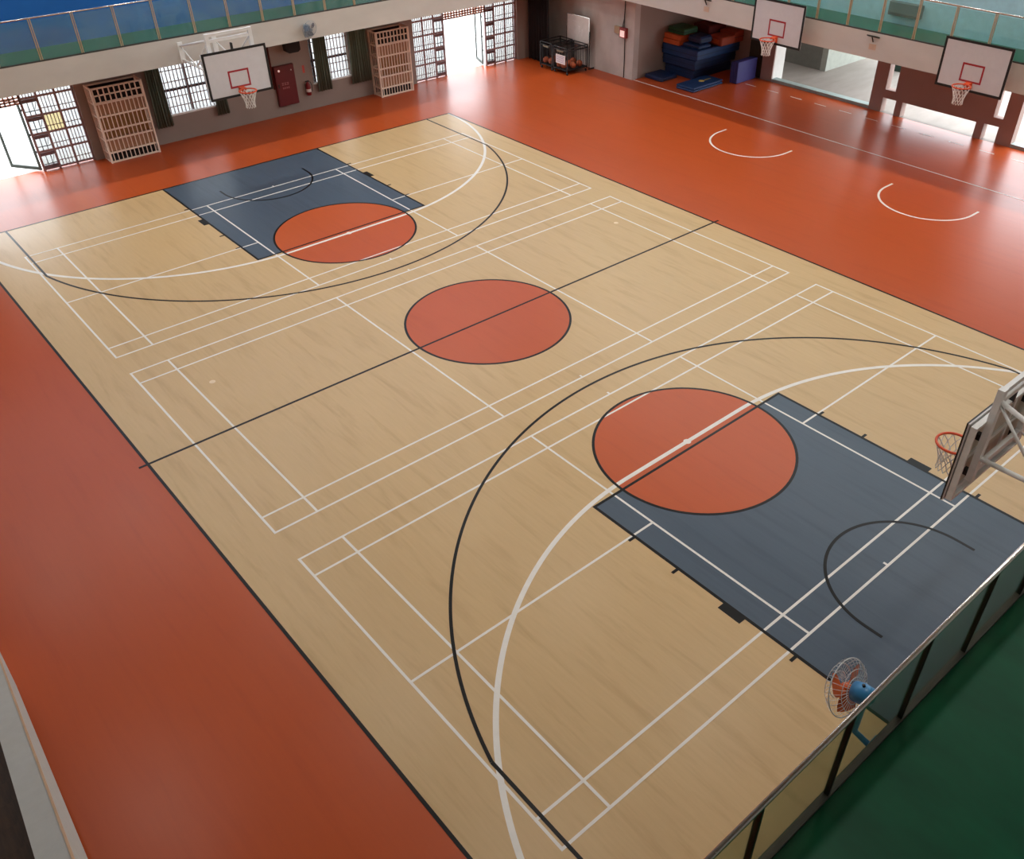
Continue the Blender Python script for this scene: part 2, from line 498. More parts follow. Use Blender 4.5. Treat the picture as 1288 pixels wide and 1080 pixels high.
# far wall under the gallery
D1 = (-6.7, -3.05); D2 = (8.67, 13.52); W1 = (-0.58, 1.06); W2 = (4.50, 5.98)
struct(wall_cells('x', XF - 0.28, XF, YL, YR, 0.0, FZ0, [(*D1, 0, 2.55), (*D2, 0, 2.55), (*W1, 0.80, 2.5), (*W2, 0.80, 2.5)]).build('wall_far', TAUPE), 'taupe wall under the far gallery with doors and barred windows')
# grey block of wall beside the mat recess
struct(wall_cells('y', 14.92, 15.2, XF, -10.3, 0.0, RZ0, []).build('wall_right_block', GREYW), 'grey concrete wall between the far corner and the mat recess')
struct(B(-10.58, -10.3, 15.2, 18.9, 0.0, RZ0).build('wall_recess_side', TAUPE), 'side wall of the recess where mats are stacked')
struct(B(-10.58, -7.24, 18.9, 19.15, 0.0, RZ0).build('wall_recess_back', BROWN), 'dark back wall of the mat recess')
# right colonnade: posts, slit openings and low openings, mirrored about each bay
cw = wall_cells('y', 18.66, 18.95, -2.57, 2.48, 0.0, RZ0,
                [(-2.10, -1.60, 0, 0.48), (-1.36, 1.24, 0, 0.48), (1.50, 1.98, 0, 0.50), (-2.08, -1.70, 0.75, 2.6), (1.72, 2.04, 0.75, 2.6)])
struct(cw.build('wall_right_panel', BROWN), 'brown wall panel with tall slits and low openings to outdoors')
struct(B(-7.24, -6.72, 18.66, 18.72, 0.0, RZ0).build('wall_right_pillar_front', BROWN), 'brown front of the pillar beside the mat recess')
struct(B(-7.24, -6.72, 18.72, 19.32, 0.0, RZ0).build('wall_right_pillar', WHITE_W), 'white return of the pillar beside the mat recess')
struct(B(6.6, 7.1, 18.66, 19.3, 0.0, RZ0).build('wall_right_pillar_end', BROWN))
struct(B(11.0, XN + 0.3, 18.66, 18.95, 0.0, RZ0).build('wall_right_end', BROWN))
# corridor beyond
cor = struct(B(-12.5, XN, YR, 25.5, -0.22, -0.02).build('corridor_floor', CONC), 'grey paved corridor floor outside the right colonnade')
struct(B(-6.72, -2.57, 18.68, 18.98, -0.02, 0.10).build('trim_1', KERB), 'pale bluish kerb along the opening to the corridor')
struct(B(2.48, 6.6, 18.68, 18.98, -0.02, 0.10).build('trim_2', KERB))
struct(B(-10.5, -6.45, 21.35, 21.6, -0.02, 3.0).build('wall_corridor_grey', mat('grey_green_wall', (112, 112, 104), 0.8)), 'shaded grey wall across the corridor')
struct(B(-6.45, -6.2, 21.35, 25.0, -0.02, 3.0).build('wall_corridor_white', mat('pale_corridor_plaster', (158, 162, 152), 0.8)), 'white wall running away beyond the corridor')
struct(B(-12.5, -3.0, 18.95, 24.2, RZ0 + 0.02, RZ0 + 0.3).build('corridor_roof', FASCIA), 'slab roofing the corridor')
struct(B(-4.7, -4.2, 23.4, 23.6, -0.02, 1.3).build('corridor_panel', mat('dark_green_panel', (40, 62, 52), 0.6)))
struct(B(-90, 90, -90, 90, -0.6, -0.25).build('outdoor_ground', GROUND), 'bright paved ground outside the hall')
struct(B(-22, XF - 0.28, -14, 20, -0.25, -0.02).build('outdoor_apron', GROUND))

# galleries: slab with off-white edge, green deck, blue walls behind
def slab(name, x0, x1, y0, y1, z0, z1, label):
    o = struct(B(x0, x1, y0, y1, z0, z1).build(name, FASCIA), label)
    return o
slab('gallery_slab_far', XF - 0.28, FX, YL, RY_, FZ0, FZ1, 'off-white edge and soffit of the far gallery')
slab('gallery_slab_right', XF - 0.28, NX, RY_, 18.95, RZ0, RZ1, 'off-white edge and soffit of the right gallery')
slab('gallery_slab_near', NX, XN, YL, 18.95, FZ0, FZ1, 'slab of the near gallery')
struct(B(XF - 0.28, FX - 0.10, YL, RY_, FZ1, FZ1 + 0.012).build('gallery_deck_far', GREEN_F), 'green painted deck of the far gallery')
struct(B(FX, NX, RY_ + 0.10, 15.2, RZ1, RZ1 + 0.012).build('gallery_deck_right', GREEN_F), 'green painted deck of the right gallery')
struct(B(NX + 0.05, XN, YL, 15.2, FZ1, FZ1 + 0.012).build('gallery_deck_near', GREEN_F), 'green painted deck of the near gallery')
def clere(axis, a0, a1, u0, u1, n):  # upper wall with unseen openings, sized to let in ambient daylight
    w = (u1 - u0) / n
    return wall_cells(axis, a0, a1, u0, u1, 3.40, 12.2, [(u0 + w * i + 0.15, u0 + w * (i + 1) - 0.15, CZ0, CZ1) for i in range(n)])
struct(clere('x', -14.65, -14.4, YL, 15.2, 8).build('wall_far_upper', BLUE_W), 'blue wall behind the far gallery')
struct(clere('y', 15.2, 15.45, -14.65, XN + 0.25, 9).build('wall_right_upper', LBLUE_W), 'light blue wall behind the right gallery')
struct(B(XN, XN + 0.25, YL, 15.2, 3.4, 12.2).build('wall_near_upper', PARA))
struct(B(-14.65, XN + 0.25, YL - 0.25, YL, 3.4, 12.2).build('wall_left_upper', mat('grey_left_wall', (118, 112, 106), 0.7, var=0.06)))
struct(B(XF - 0.28, XN + 0.25, YL - 0.25, YL, 0, 3.4).build('wall_left', MATS['grey_left_wall']), 'plain wall behind the stair')
struct(B(XN, XN + 0.25, YL, 18.95, 0, 3.4).build('wall_near', WHITE_W))
struct(B(-14.9, XN + 0.3, YL - 0.3, 15.5, 12.2, 12.5).build('ceiling', CEIL), 'pale roof over the hall')

# ---- stair along the left wall: sloping parapet and wooden treads
st = sroot('staircase', 'stair with a grey plastered parapet rising along the left wall')
zt = lambda x: 0.62 + 0.448 * (x - 3.46)
zb = lambda x: zt(x) - (0.60 + 0.075 * (x - 3.46))
xa, xb = 2.6, 12.15
MB().prism([(xa, max(zb(xa), 0.0)), (3.4, 0.0), (xb, zb(xb)), (xb, zt(xb)), (xa, zt(xa))], 'y', -10.90, -10.652).build('parapet', PARA, st)
MB().prism([(xa, zt(xa) - 0.02), (xb, zt(xb) - 0.02), (xb, zt(xb) + 0.006), (xa, zt(xa) + 0.006)], 'y', -10.664, -10.645).build('parapet_edge', mat('tan_edge_trim', (206, 172, 138), 0.5), st)
tread = B(0, 0.45, -12.38, -10.902, -0.05, 0.0).mesh('tread'); tread.materials.append(DWOOD)
riser = B(0, 0.02, -12.38, -10.902, -0.125, 0.0).mesh('riser'); riser.materials.append(mat('dark_riser', (46, 34, 26), 0.7))
for i in range(20):
    x = 3.6 + 0.43 * i; z = 0.175 * (i + 1)
    obj_from(tread, 'tread', st, (x, 0, z))
    obj_from(riser, 'riser', st, (x + 0.03, 0, z - 0.05))

# ---- barred doors and windows of the far wall
def grille_cell(mb, x, y0, y1, z0, z1, nb, r=0.014):
    for i in range(1, nb + 1):
        y = y0 + (y1 - y0) * i / (nb + 1)
        mb.tube((x, y, z0), (x, y, z1), r, 4, cap=False)
    zc = z0 + (z1 - z0) * 0.32
    mb.tube((x, y0, zc), (x, y1, zc), r, 4, cap=False)
def sidelight(door, cols, stack, amber=None):
    """grid of glazed, barred cells; column number `stack` holds the narrow louvred lock column"""
    rows = [0.05, 0.56, 1.06, 1.56, 2.07, 2.52]
    x = XF - 0.14
    fr = MB()
    for k, y in enumerate(cols): fr.box(x - 0.03, x + 0.03, y - 0.03, y + 0.03, 0.0, 2.54)
    fr.build('upright', GATE, door)
    rl = MB()
    for z in rows: rl.box(x - 0.025, x + 0.025, cols[0], cols[-1], z - 0.028, z + 0.028)
    rl.build('rail', GATE, door)
    for c in range(len(cols) - 1):
        for r in range(len(rows) - 1):
            y0, y1, z0, z1 = cols[c] + 0.022, cols[c + 1] - 0.022, rows[r] + 0.02, rows[r + 1] - 0.02
            B(x - 0.012, x - 0.004, y0, y1, z0, z1).build('pane', GLASS_Y if (c, r) == amber else GLASS_T, door)
            g = MB()
            if c == stack and r < 4:
                g.box(x - 0.03, x + 0.03, y0, y1, z1 - 0.11, z1 - 0.02)
                if r == 0: g.box(x - 0.03, x + 0.03, y0, y1, z0, z0 + 0.08)
                g.build('lock_plate', mat('mauve_lock_plate', (116, 98, 104), 0.5), door)
                h = MB(); h.tube((x + 0.02, y1 - 0.04, z1 - 0.12), (x + 0.02, y1 - 0.10, z1 - 0.30), 0.008, 5)
                grille_cell(h, x + 0.01, y0, y1, z0, z1 - 0.1, 2)
                h.build('bar_set', GATED, door)
            else:
                grille_cell(g, x + 0.01, y0, y1, z0, z1, 4)
                g.build('bar_set', GATE, door)
def transom(door, y0, y1):
    x = XF - 0.14
    t = MB()
    for z in (1.96, 2.04, 2.12, 2.24): t.box(x - 0.03, x + 0.03, y0, y1, z - 0.022, z + 0.022)
    n = int((y1 - y0) / 0.125)
    for i in range(n + 1):
        y = y0 + (y1 - y0) * i / n
        t.box(x - 0.03, x + 0.03, y - 0.022, y + 0.022, 1.94, 2.26)
    t.build('transom_grille', TRANS, door)
    B(x - 0.02, x - 0.012, y0, y1, 2.26, 2.54).build('pane', GLASS_T, door)
def leaf(door, p, q, h=2.0):
    """an open glazed leaf, hinged at p, free edge at q (floor points)"""
    p = Vector((*p, 0.03)); q = Vector((*q, 0.03)); d = (q - p).normalized(); nrm = Vector((-d.y, d.x, 0))
    L_ = (q - p).length
    def slab_(u0, u1, z0, z1, t):
        mb = MB(); vs = []
        for (u, z) in ((u0, z0), (u1, z0), (u1, z1), (u0, z1)):
            for s in (-t, t): vs.append(p + d * u + nrm * s + Vector((0, 0, z)))
        mb.add(vs, [(0, 2, 4, 6), (7, 5, 3, 1), (0, 1, 3, 2), (2, 3, 5, 4), (4, 5, 7, 6), (6, 7, 1, 0)])
        return mb
    for a in ((0, 0.06, 0, h), (L_ - 0.06, L_, 0, h), (0.06, L_ - 0.06, 0, 0.09), (0.06, L_ - 0.06, h - 0.07, h)):
        slab_(*a, 0.022).build('leaf_frame', DARKST, door)
    slab_(0.06, L_ - 0.06, 0.09, h - 0.07, 0.005).build('leaf_pane', GLASS_C, door)
    for z in (0.5, 1.0, 1.7):
        slab_(-0.03, 0.05, z, z + 0.06, 0.03).build('hinge', DARKST, door)

d1 = sroot('door_1', 'open glazed door with barred sidelights in the far left corner')
sidelight(d1, [-4.50, -4.06, -3.56, -3.07], 0, amber=(1, 2))
transom(d1, -6.7, -4.52)
leaf(d1, (-15.50, -4.56), (-16.36, -5.16))
d2 = sroot('door_2', 'wide open doorway with barred sidelights near the black curtain')
sidelight(d2, [8.69, 9.17, 9.66, 10.08], 2)
sidelight(d2, [12.04, 12.46, 13.0, 13.50], 0)
transom(d2, 10.10, 12.02)
leaf(d2, (-15.6, 11.99), (-16.42, 12.30))

def window(name, y0, y1, posts, label):
    w = sroot(name, label)
    x = XF - 0.14; z0, z1, zm = 0.80, 2.50, 1.50
    f = MB()
    f.box(x - 0.05, x + 0.05, y0, y0 + 0.04, z0, z1); f.box(x - 0.05, x + 0.05, y1 - 0.04, y1, z0, z1)
    f.box(x - 0.05, x + 0.05, y0, y1, z1 - 0.04, z1)
    f.build('window_frame', TUBEW, w)
    B(x - 0.06, XF + 0.03, y0 - 0.03, y1 + 0.03, z0 - 0.03, z0 + 0.02).build('window_sill', TUBEW, w)
    B(x - 0.03, x + 0.03, y0 + 0.04, y1 - 0.04, zm - 0.035, zm + 0.035).build('meeting_rail', GATED, w)
    for p in posts: B(x - 0.04, x + 0.04, p - 0.035, p + 0.035, z0 + 0.02, z1 - 0.04).build('mullion', GATED, w)
    ys = [y0 + 0.04] + sorted(posts) + [y1 - 0.04]
    for k in range(len(ys) - 1):
        for (a, b) in ((z0 + 0.02, zm - 0.035), (zm + 0.035, z1 - 0.04)):
            B(x - 0.012, x - 0.004, ys[k], ys[k + 1], a, b).build('pane', GLASS_T, w)
    n = int((y1 - y0) / 0.115)
    bar = MB().tube((x + 0.07, 0, z0), (x + 0.07, 0, z1), 0.017, 4).mesh('bar'); bar.materials.append(GATE)
    for i in range(1, n): obj_from(bar, 'bar', w, (0, y0 + (y1 - y0) * i / n, 0))
    cb = MB().tube((x + 0.07, y0, 0), (x + 0.07, y1, 0), 0.016, 4).mesh('cross_bar'); cb.materials.append(GATE)
    for z in (1.02, 1.30, 1.75, 2.08): obj_from(cb, 'cross_bar', w, (0, 0, z))
window('window_1', *W1, [0.26], 'barred window behind the far backboard')
window('window_2', *W2, [4.62], 'barred window between the extinguisher and the ball cage')

# ================================================================== things
# ---- curtains
def curtain(label, y0, y1, z0, z1, x, material, folds, amp=0.055, group=None):
    n = folds * 10; front, back = [], []
    for i in range(n + 1):
        t = i / n; y = y0 + (y1 - y0) * t
        a = amp * math.sin(2 * math.pi * folds * t) + amp * 0.4 * math.sin(2 * math.pi * folds * 2.3 * t + 1)
        front.append((x + a + 0.008, y)); back.append((x + a - 0.008, y))
    vs = []; flare = 1.12; yc = (y0 + y1) / 2
    for (z, k) in ((z0, flare), (z0 + (z1 - z0) * 0.5, 1.0), (z1, 0.96)):
        for (px, py) in front + back[::-1]: vs.append((x + (px - x) * k, yc + (py - yc) * k, z))
    m = 2 * (n + 1); fs = []
    for j in range(2):
        for i in range(m): fs.append((j * m + i, j * m + (i + 1) % m, (j + 1) * m + (i + 1) % m, (j + 1) * m + i))
    for i in range(n):
        for j in (0, 2): fs.append((j * m + i, j * m + i + 1, j * m + m - 2 - i, j * m + m - 1 - i))
    mb = MB(); mb.add(vs, fs)
    o = mb.build('curtain', material, None, True)
    return tag(o, label, 'curtain', group)
CZT = FZ0 - 0.02
curtain('dark green curtain beside the left ball cage', -1.02, -0.56, 0.52, CZT, XF + 0.10, CURT, 6)
curtain('dark green curtain partly hidden below the far backboard', 0.94, 1.32, 0.52, CZT, XF + 0.10, CURT, 5)
curtain('narrow dark green curtain just right of the fire extinguisher', 4.60, 5.10, 0.54, CZT, XF + 0.10, CURT, 6)
curtain('dark green curtain against the right ball cage', 5.95, 6.68, 0.54, CZT, XF + 0.10, CURT, 8)
bc = MB()
def curtain_x(label, x0, x1, z0, z1, y, material, folds, amp):
    n = folds * 10; pts = []
    for i in range(n + 1):
        t = i / n
        pts.append((x0 + (x1 - x0) * t, y + amp * math.sin(2 * math.pi * folds * t) + 0.4 * amp * math.sin(5 * math.pi * folds * t)))
    vs = []
    for z in (z0, z1):
        for p in pts: vs.append((p[0], p[1] - 0.008, z))
        for p in pts[::-1]: vs.append((p[0], p[1] + 0.008, z))
    m = 2 * (n + 1)
    fs = [(i, (i + 1) % m, m + (i + 1) % m, m + i) for i in range(m)]
    for i in range(n):
        for j in (0, m): fs.append((j + i, j + i + 1, j + m - 2 - i, j + m - 1 - i))
    mb = MB(); mb.add(vs, fs)
    return tag(mb.build('curtain', material, None, True), label, 'curtain')
curtain_x('black floor-length curtain in the far corner beside the cart', -15.15, -13.95, 0.03, RZ0 - 0.02, 13.98, CURTB, 8, 0.07)

# ---- ball cages
def ball_cage(y0, y1, label):
    t = thing('ball_cage', label, 'cage', (-14.98, (y0 + y1) / 2, 0), 0, 'barred ball cages by the far wall')
    w = (y1 - y0) / 2; d = 0.27; h = 2.17
    post = B(-0.025, 0.025, -0.025, 0.025, 0.0, h).mesh('post'); post.materials.append(CAGE)
    for sx in (-1, 1):
        for sy in (-1, 1): obj_from(post, 'post', t, (sx * (d - 0.025), sy * (w - 0.025), 0))
    zr = [0.03, 0.30, 0.33, 0.68, 0.95, 1.32, 1.70, 1.76, 2.14]
    fr = B(-0.02, 0.02, -w + 0.05, w - 0.05, -0.022, 0.022).mesh('rail'); fr.materials.append(CAGE)
    sr = B(-d + 0.05, d - 0.05, -0.02, 0.02, -0.022, 0.022).mesh('rail'); sr.materials.append(CAGE)
    for z in (0.03, 0.30, 0.68, 0.95, 1.35, 1.72, 2.145):
        for sx in (-1, 1): obj_from(fr, 'rail', t, (sx * (d - 0.025), 0, z))
        for sy in (-1, 1): obj_from(sr, 'rail', t, (0, sy * (w - 0.025), z))
    fbar = B(-0.01, 0.01, -0.012, 0.012, 0.03, 1.72).mesh('bar'); fbar.materials.append(CAGE)
    n = 12
    for i in range(1, n): obj_from(fbar, 'bar', t, (d - 0.025, -w + 2 * w * i / n, 0))
    sbar = B(-0.012, 0.012, -0.01, 0.01, 0.03, 2.14).mesh('bar'); sbar.materials.append(CAGE)
    for sy in (-1, 1):
        for i in range(1, 5): obj_from(sbar, 'bar', t, (-d + 2 * d * i / 5, sy * (w - 0.025), 0))
    # header with two rows of square openings
    hd = MB()
    za = [1.72, 1.765, 1.93, 1.965, 2.13, 2.17]
    for k in (0, 2, 4): hd.box(d - 0.04, d, -w + 0.05, w - 0.05, za[k], za[k + 1])
    m = 9
    for i in range(m + 1):
        y = -w + 0.06 + (2 * w - 0.12) * i / m
        hd.box(d - 0.04, d, y - 0.016, y + 0.016, 1.72, 2.17)
    hd.build('header', CAGE, t)
    B(d - 0.075, d - 0.055, -w + 0.05, w - 0.05, 1.74, 2.13).build('header_shade', CAGED, t)  # dark sheet standing for the shade behind the header openings
    B(d - 0.12, d - 0.10, -w + 0.06, w - 0.06, 0.03, 0.29).build('base_shade', CAGED, t)  # dark sheet standing for the shade inside the open bottom row
    for (a, b) in ((0.33, 0.66), (1.37, 1.70)): B(d - 0.10, d - 0.07, -w + 0.06, w - 0.06, a, b).build('panel', CAGEP, t)
    B(d - 0.20, d - 0.17, -w + 0.06, w - 0.06, 0.70, 1.33).build('panel', mat('ochre_cage_panel', (158, 112, 66), 0.7, var=0.15), t)
    for z in (0.31, 0.68, 1.34, 1.72): B(-d + 0.03, d - 0.06, -w + 0.05, w - 0.05, z - 0.012, z + 0.012).build('shelf', CAGEP, t)
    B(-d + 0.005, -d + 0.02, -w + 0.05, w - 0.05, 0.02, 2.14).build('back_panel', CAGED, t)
    return t
ball_cage(-2.80, -1.30, 'pink-beige barred ball cage between the left door and a curtain')
ball_cage(6.75, 8.12, 'pink-beige barred ball cage beside the wide bright doorway')

# ---- red cabinet, extinguisher, sign, pipe, loudspeaker on the far wall
t = thing('hydrant_cabinet', 'dark red steel cabinet on the far wall right of the backboard', 'cabinet', (XF + 0.004, 3.44, 0.33))
B(0.0, 0.10, -0.36, 0.36, 0.0, 1.27).build('body', REDD, t)
dr = MB().cbox(0.10, 0.118, -0.345, 0.345, 0.015, 1.255, 0.006).build('door', REDD, t)
B(0.118, 0.135, -0.30, -0.26, 0.60, 0.72).build('handle', DARKST, dr)
gl = MB()
for r_ in range(2):
    for k in range(3 if r_ == 0 else 4):
        y = -0.13 + (0.09 if r_ == 0 else 0.065) * k; z = 0.70 - 0.13 * r_; s_ = 0.036 if r_ == 0 else 0.024
        gl.box(0.1178, 0.1195, y - s_, y + s_, z + s_ * 0.6, z + s_); gl.box(0.1178, 0.1195, y - s_, y + s_, z - s_, z - s_ * 0.6)
        gl.box(0.1178, 0.1195, y - 0.006, y + 0.006, z - s_, z + s_)
gl.build('lettering', FADED, dr)
ld = MB().lathe([(0.035, 0.118), (0.035, 0.135), (0.02, 0.15)], 16, 'x', (0, -0.20, 1.13)).build('lamp', LEDRED, t)
MB().lathe([(0.022, 0.118), (0.022, 0.13)], 12, 'x', (0, 0.24, 1.10)).build('button', LBL, t)
t = thing('fire_extinguisher', 'red fire extinguisher hanging beside the dark red cabinet', 'extinguisher', (XF + 0.12, 4.20, 0.50))
MB().lathe([(0.06, 0.0), (0.085, 0.02), (0.085, 0.32), (0.06, 0.39), (0.03, 0.42), (0.03, 0.45)], 20).build('cylinder', REDX, t, True)
MB().lathe([(0.0865, 0.12), (0.0865, 0.22)], 20).build('label_band', LBL, t)
B(-0.02, 0.02, -0.07, 0.06, 0.45, 0.475).build('lever', BLACK, t)
MB().path([(0, 0.03, 0.44), (0.02, 0.10, 0.42), (0.03, 0.13, 0.30), (0.03, 0.12, 0.12)], 0.012).build('hose', BLACK, t)
B(-0.119, -0.08, -0.05, 0.05, 0.18, 0.34).build('bracket', BLACK, t)
o = tag(B(XF, XF + 0.006, 4.15, 4.23, 1.21, 1.45).build('wall_sign', mat('faded_red_sign', (206, 84, 74), 0.6)), 'small upright red sign above the fire extinguisher', 'sign')
tag(MB().tube((XF + 0.04, 3.03, 0.9), (XF + 0.04, 3.03, FZ0 - 0.01), 0.03, 10).build('wall_pipe', mat('dark_red_pipe', (92, 34, 30), 0.5), None, True), 'thin dark red pipe above the dark red cabinet', 'pipe')
t = thing('loudspeaker', 'black loudspeaker under the far gallery above the red cabinet', 'speaker', (XF + 0.18, 3.80, 1.98))
MB().prism([(-0.25, 0.06), (-0.16, 0.0), (0.16, 0.0), (0.25, 0.06), (0.25, 0.34), (-0.25, 0.34)], 'x', -0.10, 0.14).build('case', SPK, t)
B(0.14, 0.152, -0.22, 0.22, 0.05, 0.31).build('speaker_grille', mat('speaker_cloth', (38, 36, 36), 0.9), t)
B(-0.179, -0.10, -0.03, 0.03, 0.12, 0.2).build('bracket', SPK, t)

# ---- wall fans (axis along local +x is where the air blows)
def fan(name, label, wall, centre, aim, wire, blade, body, mount_z, rb=0.215):
    wv = Vector(wall); cv = Vector(centre)
    t = thing(name, label, 'fan', wall, 0, 'fans hung on the gallery edges')
    ax = Vector(aim).normalized(); up = Vector((0, 0, 1)); sd = up.cross(ax).normalized(); u2 = ax.cross(sd)
    M = Matrix((ax, sd, u2)).transposed()
    c = cv - wv
    def P(x, y, z): return tuple(c + M @ Vector((x, y, z)))
    def put(mb, nm, mt, par=t, sm=False):
        q = MB(); q.add([P(*v) for v in mb.v], mb.f); return q.build(nm, mt, par, sm)
    R = rb + 0.035
    cg = MB(); n = 32
    for i in range(n):
        a = 2 * math.pi * i / n; cs, sn = math.cos(a), math.sin(a)
        for (x0, xm, r0) in ((0.09, 0.085, 0.045), (-0.075, -0.07, 0.055)):
            cg.path([(x0, r0 * cs, r0 * sn), (xm, R * 0.72 * cs, R * 0.72 * sn), (xm * 0.45, R * 0.95 * cs, R * 0.95 * sn), (0, R * cs, R * sn)], 0.002, 3)
    for (x, r) in ((0.0, R), (0.085, R * 0.72), (-0.07, R * 0.72), (0.0875, R * 0.45), (-0.073, R * 0.45)):
        cg.path([(x, r * math.cos(2 * math.pi * i / 40), r * math.sin(2 * math.pi * i / 40)) for i in range(40)], 0.005 if x == 0 else 0.003, 5, True)
    put(cg, 'guard', wire)
    cap = MB().lathe([(0.05, 0.085), (0.05, 0.095), (0.03, 0.10)], 20, 'x'); put(cap, 'guard_cap', body, t, True)
    for k in range(3):
        a0 = 2 * math.pi * k / 3 + 0.5; vs = []; fs = []
        nr, na = 6, 5
        for th in (-0.0015, 0.0015):
            for i in range(nr + 1):
                r = 0.03 + (rb - 0.03) * i / nr
                half = 0.22 + 0.42 * math.sin(math.pi * (0.25 + 0.62 * i / nr))
                for j in range(na + 1):
                    q = (j / na - 0.5) * 2
                    a = a0 + q * half + 0.25 * i / nr
                    vs.append((0.01 + q * 0.03 + th, r * math.cos(a), r * math.sin(a)))
        m_ = (nr + 1) * (na + 1)
        for s in (0, m_):
            for i in range(nr):
                for j in range(na):
                    o = s + i * (na + 1) + j; fs.append((o, o + 1, o + na + 2, o + na + 1))
        bl_ = MB(); bl_.add(vs, fs); put(bl_, 'blade', blade, t, True)
    put(MB().lathe([(0.0, 0.05), (0.03, 0.045), (0.04, 0.02), (0.04, -0.02), (0.02, -0.04)], 20, 'x'), 'hub', blade, t, True)
    mo = put(MB().lathe([(0.05, -0.06), (0.085, -0.075), (0.09, -0.15), (0.075, -0.22), (0.04, -0.245)], 24, 'x'), 'motor', body, t, True)
    k_ = MB().lathe([(0.014, 0.0), (0.012, 0.02)], 10, 'z', (-0.17, 0, 0.083)); put(k_, 'oscillation_knob', BLACK, mo)
    j = Vector(P(-0.15, 0, -0.07))
    base = Vector((0, 0, mount_z - wv.z))
    outd = Vector((c.x, c.y, 0)).normalized()
    MB().path([j, Vector((j.x, j.y, base.z + 0.05)), base + outd * 0.05], 0.028, 10).build('arm', body, t, True)
    pl = MB(); s2 = Vector((-outd.y, outd.x, 0))
    vs = []
    for dz in (-0.09, 0.09):
        for (a, b) in ((-0.06, 0.002), (0.06, 0.002), (0.06, 0.05), (-0.06, 0.05)): vs.append(base + s2 * a + outd * b + Vector((0, 0, dz)))
    pl.add(vs, [(0, 1, 2, 3), (7, 6, 5, 4), (0, 4, 5, 1), (1, 5, 6, 2), (2, 6, 7, 3), (3, 7, 4, 0)])
    pl.build('wall_plate', body, t)
    MB().path([base + outd * 0.03 + s2 * 0.04, base + outd * 0.06 + s2 * 0.09 + Vector((0, 0, -0.1)), base + outd * 0.05 + s2 * 0.05 + Vector((0, 0, -0.18)), base + outd * 0.04], 0.006, 5).build('pull_cord', BLACK, t)
    return t
fan('wall_fan', 'blue wall fan with orange blades just below the near handrail', (NX, -5.32, 3.30), (11.83, -5.33, 3.76), (-1, 0.0, -0.42), FANW, FANO, FANB, 3.30)
fan('wall_fan', 'grey-blue wall fan on the far gallery edge above the loudspeaker', (FX, 3.34, 2.95), (FX + 0.26, 3.34, 3.16), (1, 0.15, -0.25), FANGR, FANG, mat('grey_fan_body', (126, 136, 146), 0.4), 2.98)

